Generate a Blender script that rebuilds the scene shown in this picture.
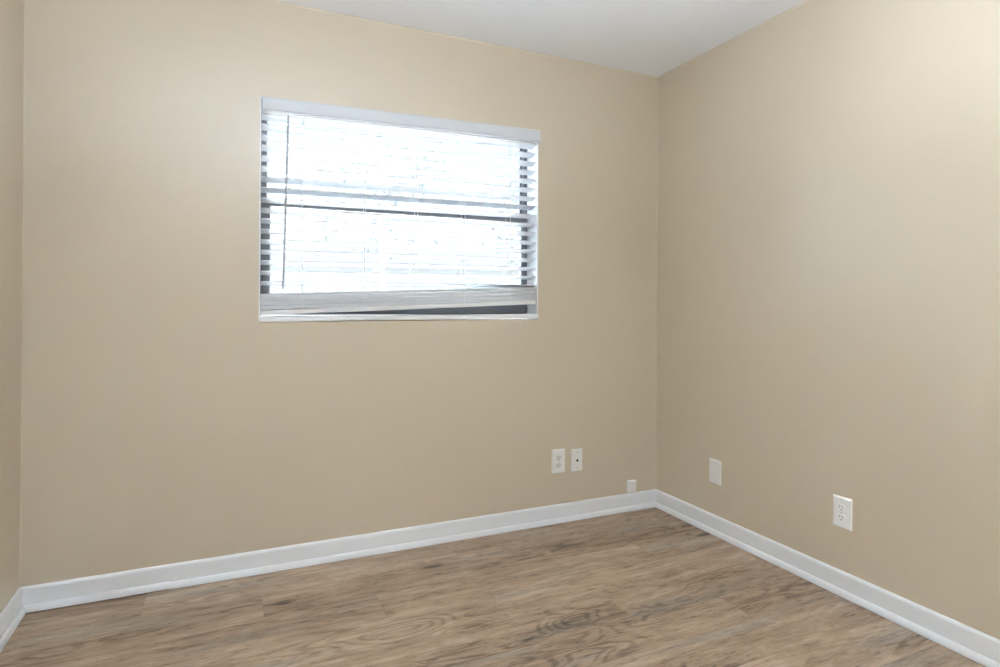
import bpy, bmesh, math, random
from mathutils import Matrix, Vector

for o in list(bpy.data.objects):
    bpy.data.objects.remove(o)
S = bpy.context.scene
COL = S.collection

# ------------------------------------------------------------------ camera
cam_data = bpy.data.cameras.new('camera')
cam = bpy.data.objects.new('camera', cam_data)
COL.objects.link(cam)
S.camera = cam
YAW, PITCH, ROLL = math.radians(24.51), math.radians(0.156), math.radians(0.327)
fwd = Vector((math.sin(YAW) * math.cos(PITCH), math.cos(YAW) * math.cos(PITCH), math.sin(PITCH)))
right = Vector((math.cos(YAW), -math.sin(YAW), 0))
up = right.cross(fwd)
r2 = right * math.cos(ROLL) + up * math.sin(ROLL)
u2 = -right * math.sin(ROLL) + up * math.cos(ROLL)
M = Matrix((r2, u2, -fwd)).transposed().to_4x4()
M.translation = Vector((-2.2363, -2.7515, 1.1578))
cam.matrix_world = M
cam_data.sensor_width = 36.0
cam_data.lens = 602.5 / 1000 * 36.0
cam_data.shift_y = -0.0339
cam_data.clip_start = 0.02

# ------------------------------------------------------------------ world, exposure
W = bpy.data.worlds.new('sky')
S.world = W
W.use_nodes = True
bg = W.node_tree.nodes['Background']
bg.inputs['Color'].default_value = (0.70, 0.91, 1.20, 1)
SKY = 14.0              # the day outside, far brighter than the room
bg.inputs['Strength'].default_value = SKY / 16
sun = bpy.data.lights.new('sun', 'SUN')
sun.energy = SKY / 16 * 6.0; sun.angle = 0.01; sun.color = (1.0, 0.97, 0.92)
so = bpy.data.objects.new('sun', sun)
COL.objects.link(so)
so.rotation_euler = Vector((0.50, -0.15, 0.85)).to_track_quat('Z', 'Y').to_euler()   # stands behind the house, lights the yard
S.view_settings.view_transform = 'Standard'
S.view_settings.look = 'None'
S.view_settings.gamma = 1.0
S.view_settings.use_curve_mapping = False
S.view_settings.exposure = 4.0
LAMP = 196.0           # emission of the added uplight's diffuser

# daylight enters by the window: a portal only guides the sampling of the sky
pl = bpy.data.lights.new('window_portal', 'AREA')
pl.shape = 'RECTANGLE'; pl.size = 1.33; pl.size_y = 0.98
pl.cycles.is_portal = True
po = bpy.data.objects.new('window_portal', pl)
COL.objects.link(po)
po.location = (-1.437, 0.175, 1.55)
po.rotation_euler = (math.radians(-90), 0, 0)      # -Z of the light looks to -Y, into the room

# ------------------------------------------------------------------ materials
def new_mat(name):
    m = bpy.data.materials.new(name)
    m.use_nodes = True
    nt = m.node_tree
    return m, nt, nt.nodes['Principled BSDF']

class N:
    """small helper for writing node graphs as expressions"""
    def __init__(s, nt): s.nt = nt
    def put(s, inp, v):
        if isinstance(v, bpy.types.NodeSocket): s.nt.links.new(v, inp)
        else: inp.default_value = v
    def math(s, op, a, b=0.0, c=None, clamp=False):
        n = s.nt.nodes.new('ShaderNodeMath'); n.operation = op; n.use_clamp = clamp
        s.put(n.inputs[0], a); s.put(n.inputs[1], b)
        if c is not None: s.put(n.inputs[2], c)
        return n.outputs[0]
    def add(s, a, b): return s.math('ADD', a, b)
    def mul(s, a, b): return s.math('MULTIPLY', a, b)
    def sub(s, a, b): return s.math('SUBTRACT', a, b)
    def step(s, v, lo, hi, to0=0.0, to1=1.0):
        n = s.nt.nodes.new('ShaderNodeMapRange'); n.interpolation_type = 'SMOOTHSTEP'
        s.put(n.inputs[0], v); n.inputs[1].default_value = lo; n.inputs[2].default_value = hi
        n.inputs[3].default_value = to0; n.inputs[4].default_value = to1
        return n.outputs[0]
    def vec(s, x, y, z=0.0):
        n = s.nt.nodes.new('ShaderNodeCombineXYZ')
        s.put(n.inputs[0], x); s.put(n.inputs[1], y); s.put(n.inputs[2], z)
        return n.outputs[0]
    def noise(s, v, scale=1.0, detail=2.0, rough=0.5, dist=0.0):
        n = s.nt.nodes.new('ShaderNodeTexNoise')
        s.nt.links.new(v, n.inputs['Vector'])
        n.inputs['Scale'].default_value = scale; n.inputs['Detail'].default_value = detail
        n.inputs['Roughness'].default_value = rough; n.inputs['Distortion'].default_value = dist
        return n.outputs['Fac']
    def white(s, v):
        n = s.nt.nodes.new('ShaderNodeTexWhiteNoise'); n.noise_dimensions = '3D'
        s.nt.links.new(v, n.inputs['Vector'])
        return n.outputs['Value']
    def mix(s, f, a, b, mode='MIX'):
        n = s.nt.nodes.new('ShaderNodeMix'); n.data_type = 'RGBA'; n.blend_type = mode
        s.put(n.inputs[0], f); s.put(n.inputs[6], a); s.put(n.inputs[7], b)
        return n.outputs[2]
    def ramp(s, f, stops):
        n = s.nt.nodes.new('ShaderNodeValToRGB')
        s.nt.links.new(f, n.inputs[0])
        e = n.color_ramp.elements
        while len(e) < len(stops): e.new(0.5)
        for el, (p, c) in zip(e, stops): el.position = p; el.color = (*c, 1)
        return n.outputs[0]
    def pos(s):
        n = s.nt.nodes.new('ShaderNodeNewGeometry'); return n.outputs['Position']
    def obj(s):
        n = s.nt.nodes.new('ShaderNodeTexCoord'); return n.outputs['Object']
    def bump(s, h, strength, dist=0.001):
        n = s.nt.nodes.new('ShaderNodeBump')
        n.inputs['Strength'].default_value = strength; n.inputs['Distance'].default_value = dist
        s.nt.links.new(h, n.inputs['Height'])
        return n.outputs[0]

def simple(name, col, rough=0.5, var=0.03, scale=25.0, bump=0.0, spec=0.5, bscale=300.0, bdist=0.001):
    m, nt, p = new_mat(name)
    n = N(nt)
    f = n.noise(n.obj(), scale, 3)
    lo = tuple(c * (1 - var) for c in col) + (1,)
    hi = tuple(min(1, c * (1 + var)) for c in col) + (1,)
    nt.links.new(n.mix(f, lo, hi), p.inputs['Base Color'])
    p.inputs['Roughness'].default_value = rough
    p.inputs['Specular IOR Level'].default_value = spec
    if bump:
        nt.links.new(n.bump(n.noise(n.obj(), bscale, 3), bump, bdist), p.inputs['Normal'])
    return m

WALL = simple('beige_wall_paint', (0.605, 0.510, 0.378), 0.36, 0.012, 3.0, 0.25, 1.0, 170.0)
CEIL = simple('white_ceiling_paint', (0.925, 0.93, 0.935), 0.8, 0.01, 4.0, 0.3, 0.3, 120.0, 0.002)
CAULK = simple('cream_caulk', (0.70, 0.62, 0.50), 0.5, 0.02, 30.0)
TRIM = simple('white_trim_paint', (0.78, 0.78, 0.775), 0.35, 0.02, 8.0, 0.05)
SILLM = simple('white_marble_sill', (0.80, 0.79, 0.76), 0.3, 0.04, 14.0)
VINYL = simple('white_blind_vinyl', (0.71, 0.715, 0.725), 0.45, 0.01, 20.0)
VALANCE = simple('white_valance_vinyl', (0.61, 0.615, 0.63), 0.45, 0.01, 20.0)
# the slats let a little of the daylight through
_p = VINYL.node_tree.nodes['Principled BSDF']; _o = VINYL.node_tree.nodes['Material Output']
_t = VINYL.node_tree.nodes.new('ShaderNodeBsdfTranslucent'); _t.inputs['Color'].default_value = (0.85, 0.86, 0.88, 1)
_m = VINYL.node_tree.nodes.new('ShaderNodeMixShader'); _m.inputs[0].default_value = 0.10
VINYL.node_tree.links.new(_p.outputs[0], _m.inputs[1]); VINYL.node_tree.links.new(_t.outputs[0], _m.inputs[2])
VINYL.node_tree.links.new(_m.outputs[0], _o.inputs['Surface'])
RAILM = simple('white_bottom_rail_vinyl', (0.80, 0.79, 0.775), 0.45, 0.02, 20.0)
CORD = simple('white_cord', (0.85, 0.85, 0.84), 0.8, 0.02, 200.0)
BRONZE = simple('dark_bronze_aluminium', (0.14, 0.14, 0.145), 0.45, 0.06, 30.0)
PLATE = simple('white_plastic_plate', (0.83, 0.81, 0.77), 0.35, 0.01, 30.0)
RECEP = simple('ivory_receptacle_plastic', (0.70, 0.68, 0.62), 0.4, 0.02, 60.0)
DARK = simple('black_slot', (0.02, 0.02, 0.02), 0.6, 0.05, 60.0)
METAL = simple('dull_screw_metal', (0.55, 0.54, 0.50), 0.4, 0.05, 90.0)
METAL.node_tree.nodes['Principled BSDF'].inputs['Metallic'].default_value = 0.6
BRASSY = simple('dark_coax_metal', (0.10, 0.09, 0.08), 0.35, 0.05, 90.0)
GROUND = simple('pale_concrete', (0.55, 0.54, 0.51), 0.9, 0.10, 1.5)
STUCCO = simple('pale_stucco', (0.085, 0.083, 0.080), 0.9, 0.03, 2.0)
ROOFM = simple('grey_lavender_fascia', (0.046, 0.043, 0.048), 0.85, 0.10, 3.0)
LEAF = simple('green_leaf', (0.075, 0.076, 0.068), 0.9, 0.3, 6.0, 0.0, 0.1)
BARK = simple('brown_bark', (0.075, 0.07, 0.065), 0.9, 0.2, 12.0)
WINM = simple('dark_window', (0.10, 0.11, 0.12), 0.2, 0.05, 3.0)

def wand_mat():
    m, nt, p = new_mat('smoky_clear_plastic')
    n = N(nt)
    nt.links.new(n.mix(n.noise(n.obj(), 40, 2), (0.42, 0.42, 0.43, 1), (0.48, 0.48, 0.49, 1)), p.inputs['Base Color'])
    p.inputs['Roughness'].default_value = 0.2
    return m
WAND = wand_mat()

def glass_mat():
    m = bpy.data.materials.new('window_glass'); m.use_nodes = True
    nt = m.node_tree; nt.nodes.clear()
    out = nt.nodes.new('ShaderNodeOutputMaterial'); mx = nt.nodes.new('ShaderNodeMixShader')
    tr = nt.nodes.new('ShaderNodeBsdfTransparent'); gl = nt.nodes.new('ShaderNodeBsdfGlossy')
    fr = nt.nodes.new('ShaderNodeFresnel'); fr.inputs['IOR'].default_value = 1.45
    tr.inputs['Color'].default_value = (0.95, 0.97, 0.97, 1)
    gl.inputs['Roughness'].default_value = 0.02
    nt.links.new(fr.outputs[0], mx.inputs[0]); nt.links.new(tr.outputs[0], mx.inputs[1])
    nt.links.new(gl.outputs[0], mx.inputs[2]); nt.links.new(mx.outputs[0], out.inputs[0])
    return m
GLASS = glass_mat()

def lamp_mat():
    m, nt, p = new_mat('added_uplight_glow')
    p.inputs['Base Color'].default_value = (0.9, 0.9, 0.88, 1)
    p.inputs['Emission Color'].default_value = (0.85, 1.0, 1.20, 1)
    p.inputs['Emission Strength'].default_value = LAMP / 16
    return m
OPAL = lamp_mat()

def floor_mat():
    m, nt, p = new_mat('oak_look_vinyl_planks')
    n = N(nt)
    sp = nt.nodes.new('ShaderNodeSeparateXYZ'); nt.links.new(n.pos(), sp.inputs[0])
    x, y = sp.outputs[0], sp.outputs[1]
    PW, PL = 0.185, 1.24
    v = n.math('DIVIDE', n.sub(n.mul(y, -1.0), 0.025), PW)
    row = n.math('FLOOR', v); fv = n.sub(v, row)
    u = n.math('DIVIDE', n.add(x, n.sub(12.4 + 2.10, n.mul(n.sub(row, 1.0), 0.41))), PL)
    cid = n.math('FLOOR', u); fu = n.sub(u, cid)
    idv = n.vec(row, cid, 3.7)
    r1 = n.white(idv); r2_ = n.white(n.vec(cid, row, 9.1)); r3 = n.white(n.vec(row, cid, 21.3))
    zz = n.add(n.mul(r1, 40.0), n.mul(r2_, 17.0))
    wob = n.noise(n.vec(n.mul(x, 2.3), n.mul(y, 7.0), zz), 1.0, 2)          # slow wander of the grain
    yw = n.add(y, n.mul(n.sub(wob, 0.5), 0.030))
    # knots
    vo = nt.nodes.new('ShaderNodeTexVoronoi'); vo.feature = 'F1'
    nt.links.new(n.vec(n.mul(x, 3.0), n.mul(yw, 8.5), zz), vo.inputs['Vector'])
    vo.inputs['Scale'].default_value = 1.0
    sc = nt.nodes.new('ShaderNodeSeparateColor'); nt.links.new(vo.outputs['Color'], sc.inputs[0])
    has = n.step(sc.outputs[0], 0.62, 0.66)
    kd = vo.outputs['Distance']
    knot = n.mul(has, n.step(kd, 0.06, 0.20, 1.0, 0.0))
    halo = n.mul(has, n.step(kd, 0.08, 0.60, 1.0, 0.0))
    # cathedral figure: level lines of a stretched field, pulled round the knots
    fld = n.add(n.noise(n.vec(n.mul(x, 1.5), n.mul(yw, 7.0), zz), 1.0, 1.5), n.mul(halo, 0.22))
    ring = n.math('SINE', n.mul(fld, 92.0))
    ringm = n.step(n.noise(n.vec(n.mul(x, 1.4), n.mul(y, 5.0), n.add(zz, 5.0)), 1.0, 2), 0.44, 0.68)
    ring = n.mul(n.step(ring, -0.2, 1.0), n.add(n.mul(ringm, 0.9), 0.10))
    fine = n.noise(n.vec(n.mul(x, 16.0), n.mul(yw, 170.0), zz), 1.0, 3, 0.6)
    streak = n.noise(n.vec(n.mul(x, 4.5), n.mul(yw, 34.0), n.add(zz, 2.0)), 1.0, 5, 0.62, 0.4)
    broad = n.noise(n.vec(n.mul(x, 1.3), n.mul(yw, 9.0), n.add(zz, 7.0)), 1.0, 3, 0.55, 0.5)
    crack = n.step(n.noise(n.vec(n.mul(x, 7.5), n.mul(yw, 46.0), n.add(zz, 11.0)), 1.0, 4, 0.6, 0.6), 0.60, 0.76)
    val = n.add(n.add(n.mul(n.sub(streak, 0.5), 1.05), n.mul(n.sub(broad, 0.5), 0.75)), n.mul(n.sub(fine, 0.5), 0.75))
    val = n.add(n.add(val, 0.675), n.mul(n.sub(r3, 0.5), 0.16))
    val = n.sub(val, n.mul(ring, 0.24))
    val = n.sub(val, n.mul(crack, 0.36))
    val = n.sub(val, n.add(n.mul(knot, 0.42), n.mul(halo, 0.12)))
    fleck = n.step(n.noise(n.vec(n.mul(x, 22.0), n.mul(yw, 95.0), n.add(zz, 3.0)), 1.0, 2, 0.5, 0.3), 0.60, 0.74)
    val = n.sub(val, n.mul(fleck, 0.26))
    val = n.math('MAXIMUM', val, 0.0)
    col = n.ramp(val, [(0.0, (0.070, 0.044, 0.028)), (0.30, (0.180, 0.119, 0.077)),
                       (0.55, (0.325, 0.224, 0.147)), (0.80, (0.435, 0.315, 0.215)), (1.0, (0.52, 0.395, 0.285))])
    grey = n.step(n.noise(n.vec(n.mul(x, 1.6), n.mul(yw, 8.0), n.add(zz, 31.0)), 1.0, 3), 0.52, 0.72)
    bw = nt.nodes.new('ShaderNodeRGBToBW'); nt.links.new(col, bw.inputs[0])
    gcol = nt.nodes.new('ShaderNodeCombineColor')
    nt.links.new(n.mul(bw.outputs[0], 0.92), gcol.inputs[0]); nt.links.new(n.mul(bw.outputs[0], 0.86), gcol.inputs[1])
    nt.links.new(n.mul(bw.outputs[0], 0.74), gcol.inputs[2])
    col = n.mix(n.mul(grey, 0.55), col, gcol.outputs[0])
    # seams
    ev = n.math('MINIMUM', fv, n.sub(1.0, fv)); eu = n.math('MINIMUM', fu, n.sub(1.0, fu))
    seam = n.math('MAXIMUM', n.step(n.mul(ev, PW), 0.0004, 0.0016, 1.0, 0.0), n.step(n.mul(eu, PL), 0.0004, 0.0016, 1.0, 0.0))
    col = n.mix(n.mul(seam, 0.22), col, (0.10, 0.07, 0.05, 1))
    nt.links.new(col, p.inputs['Base Color'])
    nt.links.new(n.add(n.mul(streak, 0.16), 0.38), p.inputs['Roughness'])
    p.inputs['Specular IOR Level'].default_value = 0.4
    h = n.sub(n.add(n.mul(streak, 0.6), n.mul(fine, 0.4)), n.mul(seam, 0.8))
    nt.links.new(n.bump(h, 0.25, 0.0012), p.inputs['Normal'])
    return m
FLOOR = floor_mat()

# ------------------------------------------------------------------ mesh helpers
def obj(name, bm, mat, parent=None, smooth=False, bevel=0.0, segs=2):
    bmesh.ops.recalc_face_normals(bm, faces=bm.faces)
    me = bpy.data.meshes.new(name)
    bm.to_mesh(me); bm.free()
    me.materials.append(mat)
    if smooth:
        for f in me.polygons: f.use_smooth = True
    o = bpy.data.objects.new(name, me)
    COL.objects.link(o)
    if parent is not None: o.parent = parent
    if bevel:
        b = o.modifiers.new('bevel', 'BEVEL'); b.width = bevel; b.segments = segs
        b.limit_method = 'ANGLE'; b.angle_limit = math.radians(40)
    return o

def struct(name, bm, mat, parent=None, **k):
    o = obj(name, bm, mat, parent, **k)
    if parent is None: o['kind'] = 'structure'
    return o

def thing(name, label, cat, loc=(0, 0, 0), rz=0.0, group=None):
    o = bpy.data.objects.new(name, None)
    o.empty_display_size = 0.05
    COL.objects.link(o)
    o.location = loc; o.rotation_euler = (0, 0, rz)
    tag(o, label, cat, group)
    return o

def tag(o, label, cat, group=None):
    o['label'] = label; o['category'] = cat
    if group: o['group'] = group

def box(bm, x0, x1, y0, y1, z0, z1, tx=0.0, xr=0.0):
    """axis box; tx makes z rise along x (z += tx*(x-xr))"""
    vs = [bm.verts.new((x, y, z + tx * (x - xr))) for x in (x0, x1) for y in (y0, y1) for z in (z0, z1)]
    for f in ((0, 1, 3, 2), (4, 6, 7, 5), (0, 4, 5, 1), (2, 3, 7, 6), (0, 2, 6, 4), (1, 5, 7, 3)):
        bm.faces.new([vs[i] for i in f])
    return bm

def bx(*a, **k): return box(bmesh.new(), *a, **k)

def prism(bm, prof, path):
    """sweep a closed profile [(a,b)...] through frames path[i](a,b)->point"""
    rings = [[bm.verts.new(fr(a, b)) for a, b in prof] for fr in path]
    n = len(prof)
    for r0, r1 in zip(rings, rings[1:]):
        for i in range(n):
            bm.faces.new((r0[i], r0[(i + 1) % n], r1[(i + 1) % n], r1[i]))
    bm.faces.new(rings[0][::-1]); bm.faces.new(rings[-1])
    return bm

def rod(bm, a, b, r, n=10):
    a, b = Vector(a), Vector(b)
    d = (b - a).normalized()
    q = d.to_track_quat('Z', 'Y')
    prof = [(r * math.cos(2 * math.pi * i / n), r * math.sin(2 * math.pi * i / n)) for i in range(n)]
    return prism(bm, prof, [lambda u, v, c=c: c + q @ Vector((u, v, 0)) for c in (a, b)])

def lathe(bm, prof, n=40, c=(0, 0, 0)):
    rings = []
    for r, z in prof:
        if r < 1e-6: rings.append([bm.verts.new((c[0], c[1], c[2] + z))])
        else: rings.append([bm.verts.new((c[0] + r * math.cos(2 * math.pi * i / n), c[1] + r * math.sin(2 * math.pi * i / n), c[2] + z)) for i in range(n)])
    for r0, r1 in zip(rings, rings[1:]):
        for i in range(n):
            j = (i + 1) % n
            f = []
            for v in ((r0[i % len(r0)]), r0[j % len(r0)], r1[j % len(r1)], r1[i % len(r1)]):
                if v not in f: f.append(v)
            if len(f) > 2: bm.faces.new(f)
    return bm

# ------------------------------------------------------------------ the room
RW, RD, RH = 2.9187, 4.10, 2.44                    # width, depth, height; x=-RW..0, y=-RD..0
X0, X1, Z0, Z1 = -2.1075, -0.7665, 1.064, 2.022    # window opening
T = 0.19
struct('floor', bx(-RW - .1, .1, -RD - .1, T, -.05, 0), FLOOR)
struct('ceiling', bx(-RW - .1, .1, -RD - .1, T, RH, RH + .1), CEIL)
bm = bmesh.new()
xs = [-RW, X0, X1, 0.0]; zs = [0.0, Z0, Z1, RH]
grid = {}
for k, y in enumerate((0.0, T)):
    for i, x in enumerate(xs):
        for j, z in enumerate(zs): grid[i, j, k] = bm.verts.new((x, y, z))
for i in range(3):
    for j in range(3):
        if (i, j) != (1, 1):
            for k in (0, 1): bm.faces.new([grid[i, j, k], grid[i + 1, j, k], grid[i + 1, j + 1, k], grid[i, j + 1, k]])
ring = [(1, 1), (2, 1), (2, 2), (1, 2)]
for a, b in zip(ring, ring[1:] + ring[:1]):
    bm.faces.new([grid[(*a, 0)], grid[(*b, 0)], grid[(*b, 1)], grid[(*a, 1)]])
struct('wall_back', bm, WALL)
struct('wall_right', bx(0, .1, -RD, T, 0, RH), WALL)
struct('wall_left', bx(-RW - .1, -RW, -RD, T, 0, RH), WALL)
struct('wall_front', bx(-RW - .1, .1, -RD - .1, -RD, 0, RH), WALL)

# caulk lines where the walls meet each other and the ceiling
def fillet(r, n=4):
    return [(0, 0)] + [(r - r * math.sin(math.pi / 2 * i / n), r - r * math.cos(math.pi / 2 * i / n)) for i in range(n + 1)]
f5 = fillet(0.005)
struct('trim_1', prism(bmesh.new(), f5, [lambda a, b, z=z: Vector((-RW + a, -b, z)) for z in (0.09, RH)]), WALL, smooth=False)
struct('trim_2', prism(bmesh.new(), f5, [lambda a, b, z=z: Vector((-a, -b, z)) for z in (0.09, RH)]), WALL, smooth=False)
f4 = fillet(0.006)
struct('trim_3', prism(bmesh.new(), f4, [lambda a, b, x=x, s=s: Vector((x + s * b, -b, RH - a)) for x, s in ((-RW, 1), (0, -1))]), CAULK)
struct('trim_4', prism(bmesh.new(), f4, [lambda a, b, y=y: Vector((-b, y, RH - a)) for y in (-RD, -0.006)]), CAULK)
struct('trim_5', prism(bmesh.new(), f4, [lambda a, b, y=y: Vector((-RW + b, y, RH - a)) for y in (-RD, -0.006)]), CAULK)

# baseboards (depth, height) with a quarter-round shoe
HB = 0.0952
bprof = [(0, 0), (.011, 0), (.011, HB - .014), (.0105, HB - .008), (.008, HB - .003), (.005, HB), (0, HB)]
sprof = [(.011, 0)] + [(.011 + .0115 * math.cos(t), .0015 + .0255 * math.sin(t)) for t in [math.pi / 2 * i / 7 for i in range(8)]]
def back_fr(x, s, dz=0.0): return lambda a, b: Vector((x + s * a, -a, b + dz))
def side_fr(x, s, y, mitre, dz=0.0): return lambda a, b: Vector((x + s * a, y - (a if mitre else 0), b + dz))
bb = struct('baseboard_back', prism(bmesh.new(), bprof, [back_fr(-RW, 1), back_fr(0, -1)]), TRIM)
SJ = -2.432                                        # joint of the shoe moulding; its left length sits a hair high
obj('shoe_moulding', prism(bmesh.new(), sprof, [back_fr(-RW, 1, .0035), back_fr(SJ, 0, .003)]), TRIM, bb)
obj('shoe_moulding', prism(bmesh.new(), sprof, [back_fr(SJ + .0005, 0), back_fr(0, -1)]), TRIM, bb)
br = struct('baseboard_right', prism(bmesh.new(), bprof, [side_fr(0, -1, 0, True), side_fr(0, -1, -RD, False)]), TRIM)
obj('shoe_moulding', prism(bmesh.new(), sprof, [side_fr(0, -1, 0, True), side_fr(0, -1, -RD, False)]), TRIM, br)
bl = struct('baseboard_left', prism(bmesh.new(), bprof, [side_fr(-RW, 1, 0, True), side_fr(-RW, 1, -RD, False)]), TRIM)
obj('shoe_moulding', prism(bmesh.new(), sprof, [side_fr(-RW, 1, 0, True), side_fr(-RW, 1, -RD, False)]), TRIM, bl)

# ------------------------------------------------------------------ window
LT = 0.006
bm = bmesh.new()
box(bm, X0, X0 + LT, -.001, .17, Z0 + .02, Z1)
box(bm, X1 - LT, X1, -.001, .17, Z0 + .02, Z1)
box(bm, X0 + LT, X1 - LT, -.001, .17, Z1 - LT, Z1)
struct('trim_6', bm, TRIM)                          # white jamb liner
struct('trim_7', bx(X0 - .001, X1 + .001, -.008, .17, Z0, Z0 + .021, tx=.006, xr=X0), SILLM, bevel=.003)   # sill
A0, A1 = X0 + LT, X1 - LT                           # clear opening
TX = 0.012                                          # the sash hangs a touch out of level
def frame(bm, x0, x1, z0, z1, y0, y1, wl, wr, wb, wt):
    box(bm, x0, x0 + wl, y0, y1, z0, z1); box(bm, x1 - wr, x1, y0, y1, z0, z1)
    box(bm, x0 + wl, x1 - wr, y0, y1, z0, z0 + wb); box(bm, x0 + wl, x1 - wr, y0, y1, z1 - wt, z1)
    return bm
ZS = Z0 + .027
w = struct('window_1', frame(bmesh.new(), A0, A1, ZS, Z1 - LT, .118, .168, .022, .022, .03, .012), BRONZE)
ZR = 1.584
up_s = obj('upper_sash', frame(bmesh.new(), A0 + .022, A1 - .022, ZR - .010, Z1 - LT - .012, .142, .164, .010, .010, .030, .010), BRONZE, w)
obj('upper_pane', bx(A0 + .03, A1 - .03, .151, .155, ZR + .018, Z1 - LT - .020), GLASS, up_s)
lo_s = obj('lower_sash', frame(bmesh.new(), A0 + .010, A1 - .010, ZS + .004, ZR + .012, .096, .117, .034, .034, .06, .022), BRONZE, w)
obj('lower_pane', bx(A0 + .042, A1 - .042, .104, .108, ZS + .062, ZR - .008), GLASS, lo_s)
lk = obj('sash_lock', bx(-1.47, -1.41, .084, .0959, ZR - .006, ZR + .008), BRONZE, w, bevel=.002)

# ------------------------------------------------------------------ blind
blind = thing('window_blind', 'white horizontal slat blind hanging lopsided in the window with its bottom slats stacked', 'window blind', (-1.437, .03, 1.09))
LOC = Vector(blind.location)
def bobj(name, bm, mat, parent=None, **k):          # bm given in world coordinates
    bmesh.ops.translate(bm, verts=bm.verts, vec=-LOC)
    return obj(name, bm, mat, parent or blind, **k)
BX0, BX1 = A0 + .003, A1 - .004
VT = 0.012                                          # slope of the whole blind
# valance: a slightly moulded board with short returns, in front of the head rail
vz0, vz1 = 1.955, 2.0135
bm = bmesh.new()
vp = [(-.036, vz0 + .010), (-.036, vz1 - .004), (-.033, vz1), (-.026, vz1), (-.026, vz0), (-.033, vz0), (-.038, vz0 + .003), (-.038, vz0 + .008)]
prism(bm, vp, [lambda a, b, x=x: Vector((x, a, b + VT * (x - BX0) * 1.29)) for x in (BX0 - .001, BX1 + .002)])
bobj('valance', bm, VALANCE)
for xa, xb in ((BX1 - .008, BX1 + .002), (BX0 - .001, BX0 + .009)):
    bobj('valance_return', bx(xa, xb, -.026, .004, vz0, vz1, tx=VT * 1.29, xr=BX0), VALANCE)
bobj('head_rail', bx(BX0, BX1, .004, .056, 1.960, 1.996, tx=VT, xr=BX0), VINYL, bevel=.003)
# slats: gently crowned strips, room edge tipped up
SW, ST, TILT = 0.050, 0.0046, math.radians(15)
def slat_profile(tilt, crown=.0022, sw=SW, st=ST):
    top, bot = [], []
    for i in range(7):
        t = -1 + 2 * i / 6
        top.append((t * sw / 2, crown * (1 - t * t) + st / 2)); bot.append((t * sw / 2, crown * (1 - t * t) - st / 2))
    pr = top + bot[::-1]
    c, s = math.cos(tilt), math.sin(tilt)
    return [(a * c + b * s, -a * s + b * c) for a, b in pr]     # room edge (negative a) goes up
def slat(z, tilt, slope, yc=.030, x0=BX0, x1=BX1, name='slat', mat=VINYL, **k):
    pr = slat_profile(tilt, **k)
    bm = prism(bmesh.new(), pr, [lambda a, b, x=x: Vector((x, yc + a, z + b + slope * (x - BX0))) for x in (x0, x1)])
    return bobj(name, bm, mat)
PITCH_Z, NS = 0.0448, 17
for k in range(NS):
    slat(1.9460 - PITCH_Z * k, TILT, VT * (1 - k / 26))
# the stack: its left end rests low, its right end is drawn up
SL = 0.0375
for k in range(11):
    slat(1.1795 - .0058 * k - .0016 * ((k + 1) // 3), math.radians(3), SL - .0002 * k, name='slat', crown=.0006, st=.0050)
bm = prism(bmesh.new(), [(-.026, .002), (-.024, 0), (.024, 0), (.026, .002), (.026, .019), (.022, .0210), (-.022, .0210), (-.026, .019)],
           [lambda a, b, x=x: Vector((x, .030 + a, 1.0915 + b + (SL + .002) * (x - BX0))) for x in (BX0, BX1)])
bobj('bottom_rail', bm, RAILM)
# ladder cords
for x in (-1.930, -1.655, -1.410, -1.170, -.925):
    bm = bmesh.new()
    for y in (.0035, .0565):
        rod(bm, (x, y, 1.966 + VT * (x - BX0)), (x, y, 1.108 + SL * (x - BX0)), .0011, 6)
    for k in range(NS):
        z = 1.9460 - PITCH_Z * k - .003 + VT * (x - BX0)
        rod(bm, (x, .0035, z + .007), (x, .0565, z - .007), .0006, 4)
    bobj('ladder_cord', bm, CORD)
# tilt wand
bm = rod(bmesh.new(), (-1.9945, -.018, 1.950), (-2.0115, -.018, 1.206), .0047, 6)
wd = bobj('tilt_wand', bm, WAND)
bm = rod(bmesh.new(), (-1.9940, -.018, 1.972), (-1.9945, -.018, 1.948), .0022, 6)
rod(bm, (-1.9940, -.018, 1.971), (-1.9940, .006, 1.975), .0022, 6)
bobj('wand_hook', bm, METAL)

# ------------------------------------------------------------------ wall plates (local: x right, z up, -y into the room, origin on the wall)
def plate_bm(w, h, t=.006, ch=.005):
    bm = bmesh.new()
    lv = [(w / 2, h / 2, 0), (w / 2, h / 2, -.0022), (w / 2 - ch, h / 2 - ch, -t)]
    rings = [[bm.verts.new((sx * a, y, sz * b)) for sx, sz in ((-1, -1), (1, -1), (1, 1), (-1, 1))] for a, b, y in lv]
    for r0, r1 in zip(rings, rings[1:]):
        for i in range(4): bm.faces.new((r0[i], r0[(i + 1) % 4], r1[(i + 1) % 4], r1[i]))
    bm.faces.new(rings[0]); bm.faces.new(rings[-1])
    return bm
def disc_bm(r, y0, y1, n=16, cut=None, cx=0, cz=0):
    pts = []
    for i in range(n):
        a = 2 * math.pi * i / n
        px, pz = r * math.cos(a), r * math.sin(a)
        if cut: pz = max(-cut, min(cut, pz))
        pts.append((cx + px, cz + pz))
    return prism(bmesh.new(), pts, [lambda a, b, y=y: Vector((a, y, b)) for y in (y0, y1)])
def screw(parent, z, y, r=.0033, mat=METAL):
    s = obj('screw', disc_bm(r, y, y - .0010, 12, None, 0, z), mat, parent)
    return s
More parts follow.
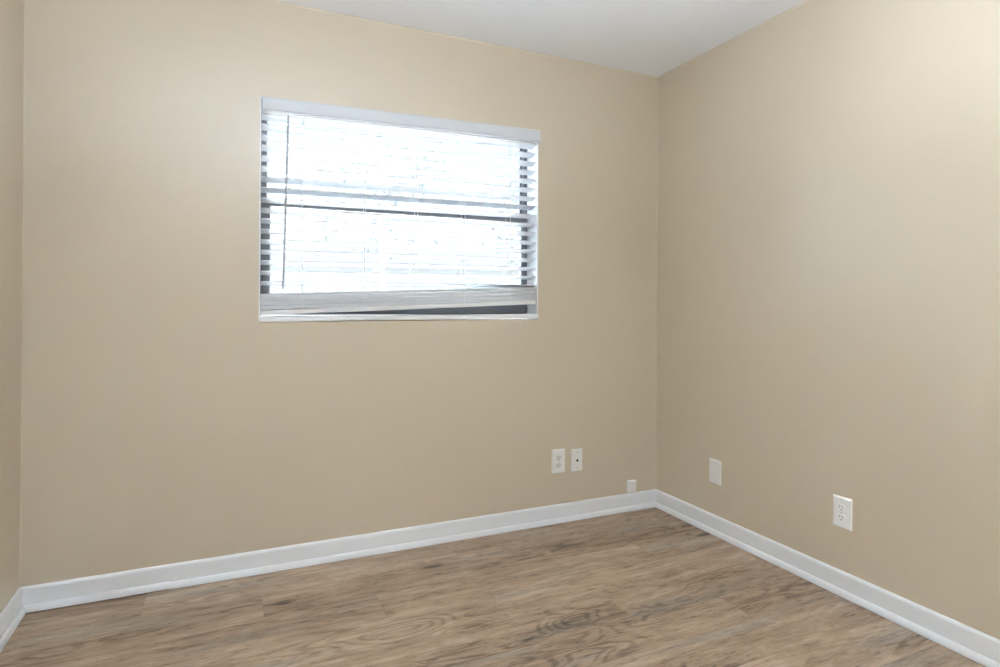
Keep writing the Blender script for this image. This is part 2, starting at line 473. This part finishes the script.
def duplex(label, loc, rz, w, h, tone):
    t = thing('wall_outlet', label, 'outlet', loc, rz, None)
    obj('cover_plate', plate_bm(w, h), PLATE, t, bevel=.0008)
    for s in (1, -1):
        zc = s * .0195
        rc = obj('receptacle', disc_bm(.0172, -.006, -.0078, 32, .0142, 0, zc), tone, t)
        for sx, hh in ((-.0064, .0042), (.0064, .0036)):
            obj('slot', bx(sx - .0011, sx + .0011, -.0081, -.0077, zc + .0035 - hh, zc + .0035 + hh), DARK, rc)
        obj('ground_hole', disc_bm(.0026, -.0077, -.0081, 12, None, 0, zc - .0085), DARK, rc)
    screw(t, 0, -.006, .0033)
    return t
duplex('white two-socket wall outlet under the window, left of the narrower jack plate', (-.6416, 0, .3207), 0, .0785, .1260, RECEP)
duplex('white two-socket wall outlet on the right wall, nearest the camera', (0, -1.1385, .3270), -math.pi / 2, .0800, .1240, PLATE)
cx = thing('cable_jack_plate', 'narrow white wall plate with one dark round cable jack and two screws', 'jack plate', (-.5288, 0, .3148), 0)
obj('cover_plate', plate_bm(.0690, .1190), PLATE, cx, bevel=.0008)
obj('collar', disc_bm(.0085, -.006, -.0070, 6), METAL, cx)
jk = obj('jack', disc_bm(.0058, -.0070, -.0140, 16), BRASSY, cx)
obj('jack_hole', disc_bm(.0032, -.0140, -.0143, 12), DARK, jk)
screw(cx, .0415, -.006, .0036); screw(cx, -.0415, -.006, .0036)
bp = thing('blank_plate', 'plain blank white wall plate on the right wall, nearer the corner', 'blank plate', (0, -.4573, .3110), -math.pi / 2)
obj('cover_plate', plate_bm(.0800, .1215, .0065, .006), PLATE, bp, bevel=.0008)
# surface mounted phone jack just above the baseboard
pj = thing('phone_jack', 'small boxy white phone jack low on the wall above the baseboard near the corner', 'phone jack', (-.1775, 0, .1340), 0)
bm = bmesh.new()
lv = [(.026, .032, .033, 0), (.026, .032, .033, -.016), (.0225, .027, .030, -.024)]
rings = [[bm.verts.new(v) for v in ((-a, y, -lo), (a, y, -lo), (a, y, hi), (-a, y, hi))] for a, lo, hi, y in lv]
for r0, r1 in zip(rings, rings[1:]):
    for i in range(4): bm.faces.new((r0[i], r0[(i + 1) % 4], r1[(i + 1) % 4], r1[i]))
bm.faces.new(rings[0]); bm.faces.new(rings[-1])
obj('housing', bm, PLATE, pj, bevel=.0025, segs=3)
obj('jack_port', bx(-.006, .006, -.017, -.004, -.0326, -.0316), DARK, pj)
obj('cover_seam', bx(-.0002, .0006, -.0243, -.0238, -.022, .026), RECEP, pj)

# ------------------------------------------------------------------ added bowl uplight, out of view, put in to brighten the room
LX, LY, LZ = -1.88, -2.45, 1.58
pd = thing('added_uplight', 'white bowl uplight added out of view to brighten the room', 'added lamp', (LX, LY, RH))
DZ = LZ - RH
obj('canopy', lathe(bmesh.new(), [(0, 0), (.065, 0), (.063, -.012), (.02, -.024), (0, -.024)]), TRIM, pd, smooth=True)
obj('stem', rod(bmesh.new(), (0, 0, -.02), (0, 0, DZ + .005), .008, 12), METAL, pd)
obj('bowl', lathe(bmesh.new(), [(.218, DZ + .004), (.222, DZ + .004), (.222, DZ - .004), (.20, DZ - .045), (.15, DZ - .085), (.08, DZ - .110), (0, DZ - .118),
                                ]), TRIM, pd, smooth=True)
obj('diffuser', lathe(bmesh.new(), [(0, DZ), (.217, DZ), (.217, DZ - .006), (0, DZ - .006)]), OPAL, pd)

# ------------------------------------------------------------------ outdoors, seen faintly between the slats
struct('ground', bx(-30, 40, T + .02, 60, -.35, -.15), GROUND)
hs = thing('neighbouring_building', 'pale building with a darker band across the yard, seen between the blind slats', 'building', (5.0, 15.5, -.15))
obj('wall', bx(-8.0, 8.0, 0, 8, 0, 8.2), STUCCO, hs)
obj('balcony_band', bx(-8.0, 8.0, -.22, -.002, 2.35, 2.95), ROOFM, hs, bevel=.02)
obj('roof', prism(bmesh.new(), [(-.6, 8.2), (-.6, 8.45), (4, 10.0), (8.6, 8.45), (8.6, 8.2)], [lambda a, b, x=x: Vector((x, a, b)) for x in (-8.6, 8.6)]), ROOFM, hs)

def tree(x, y, h, r, seed, label):
    rnd = random.Random(seed)
    t = thing('tree', label, 'tree', (x, y, -.15), 0, None)
    bm = bmesh.new()
    pts = [(0, 0, 0, .17), (.05, .02, h * .3, .13), (-.03, .05, h * .55, .10), (.02, 0, h * .85, .05)]
    prof = [(math.cos(2 * math.pi * i / 10), math.sin(2 * math.pi * i / 10)) for i in range(10)]
    prism(bm, prof, [lambda a, b, q=q: Vector((q[0] + a * q[3], q[1] + b * q[3], q[2])) for q in pts])
    for k in range(7):
        an = rnd.uniform(0, 6.28); z = rnd.uniform(.35, .7) * h
        rod(bm, (0, 0, z), (math.cos(an) * r * .7, math.sin(an) * r * .7, z + rnd.uniform(.4, 1.1)), .035, 6)
    obj('trunk', bm, BARK, t)
    bm = bmesh.new()
    for k in range(620):
        d = Vector((rnd.gauss(0, 1), rnd.gauss(0, 1), rnd.gauss(0, 1))).normalized() * r * rnd.uniform(.35, 1) ** .6
        c = Vector((d.x, d.y, h * .68 + d.z * .75))
        s = rnd.uniform(.04, .085)
        a = Vector((rnd.gauss(0, 1), rnd.gauss(0, 1), rnd.gauss(0, 1))).normalized()
        b = a.orthogonal().normalized()
        m = b.cross(a) * .35
        bm.faces.new([bm.verts.new(c + v) for v in (a * s * 1.5, b * s * .7 + m * s, -a * s * 1.5, -b * s * .7 + m * s)])
    obj('foliage', bm, LEAF, t)
tree(.6, 9.5, 5.2, 1.9, 4, 'leafy tree in the yard seen between the upper slats at middle of window')
tree(5.2, 11.5, 5.0, 1.6, 8, 'leafy tree in the yard seen between the slats at right end of window')
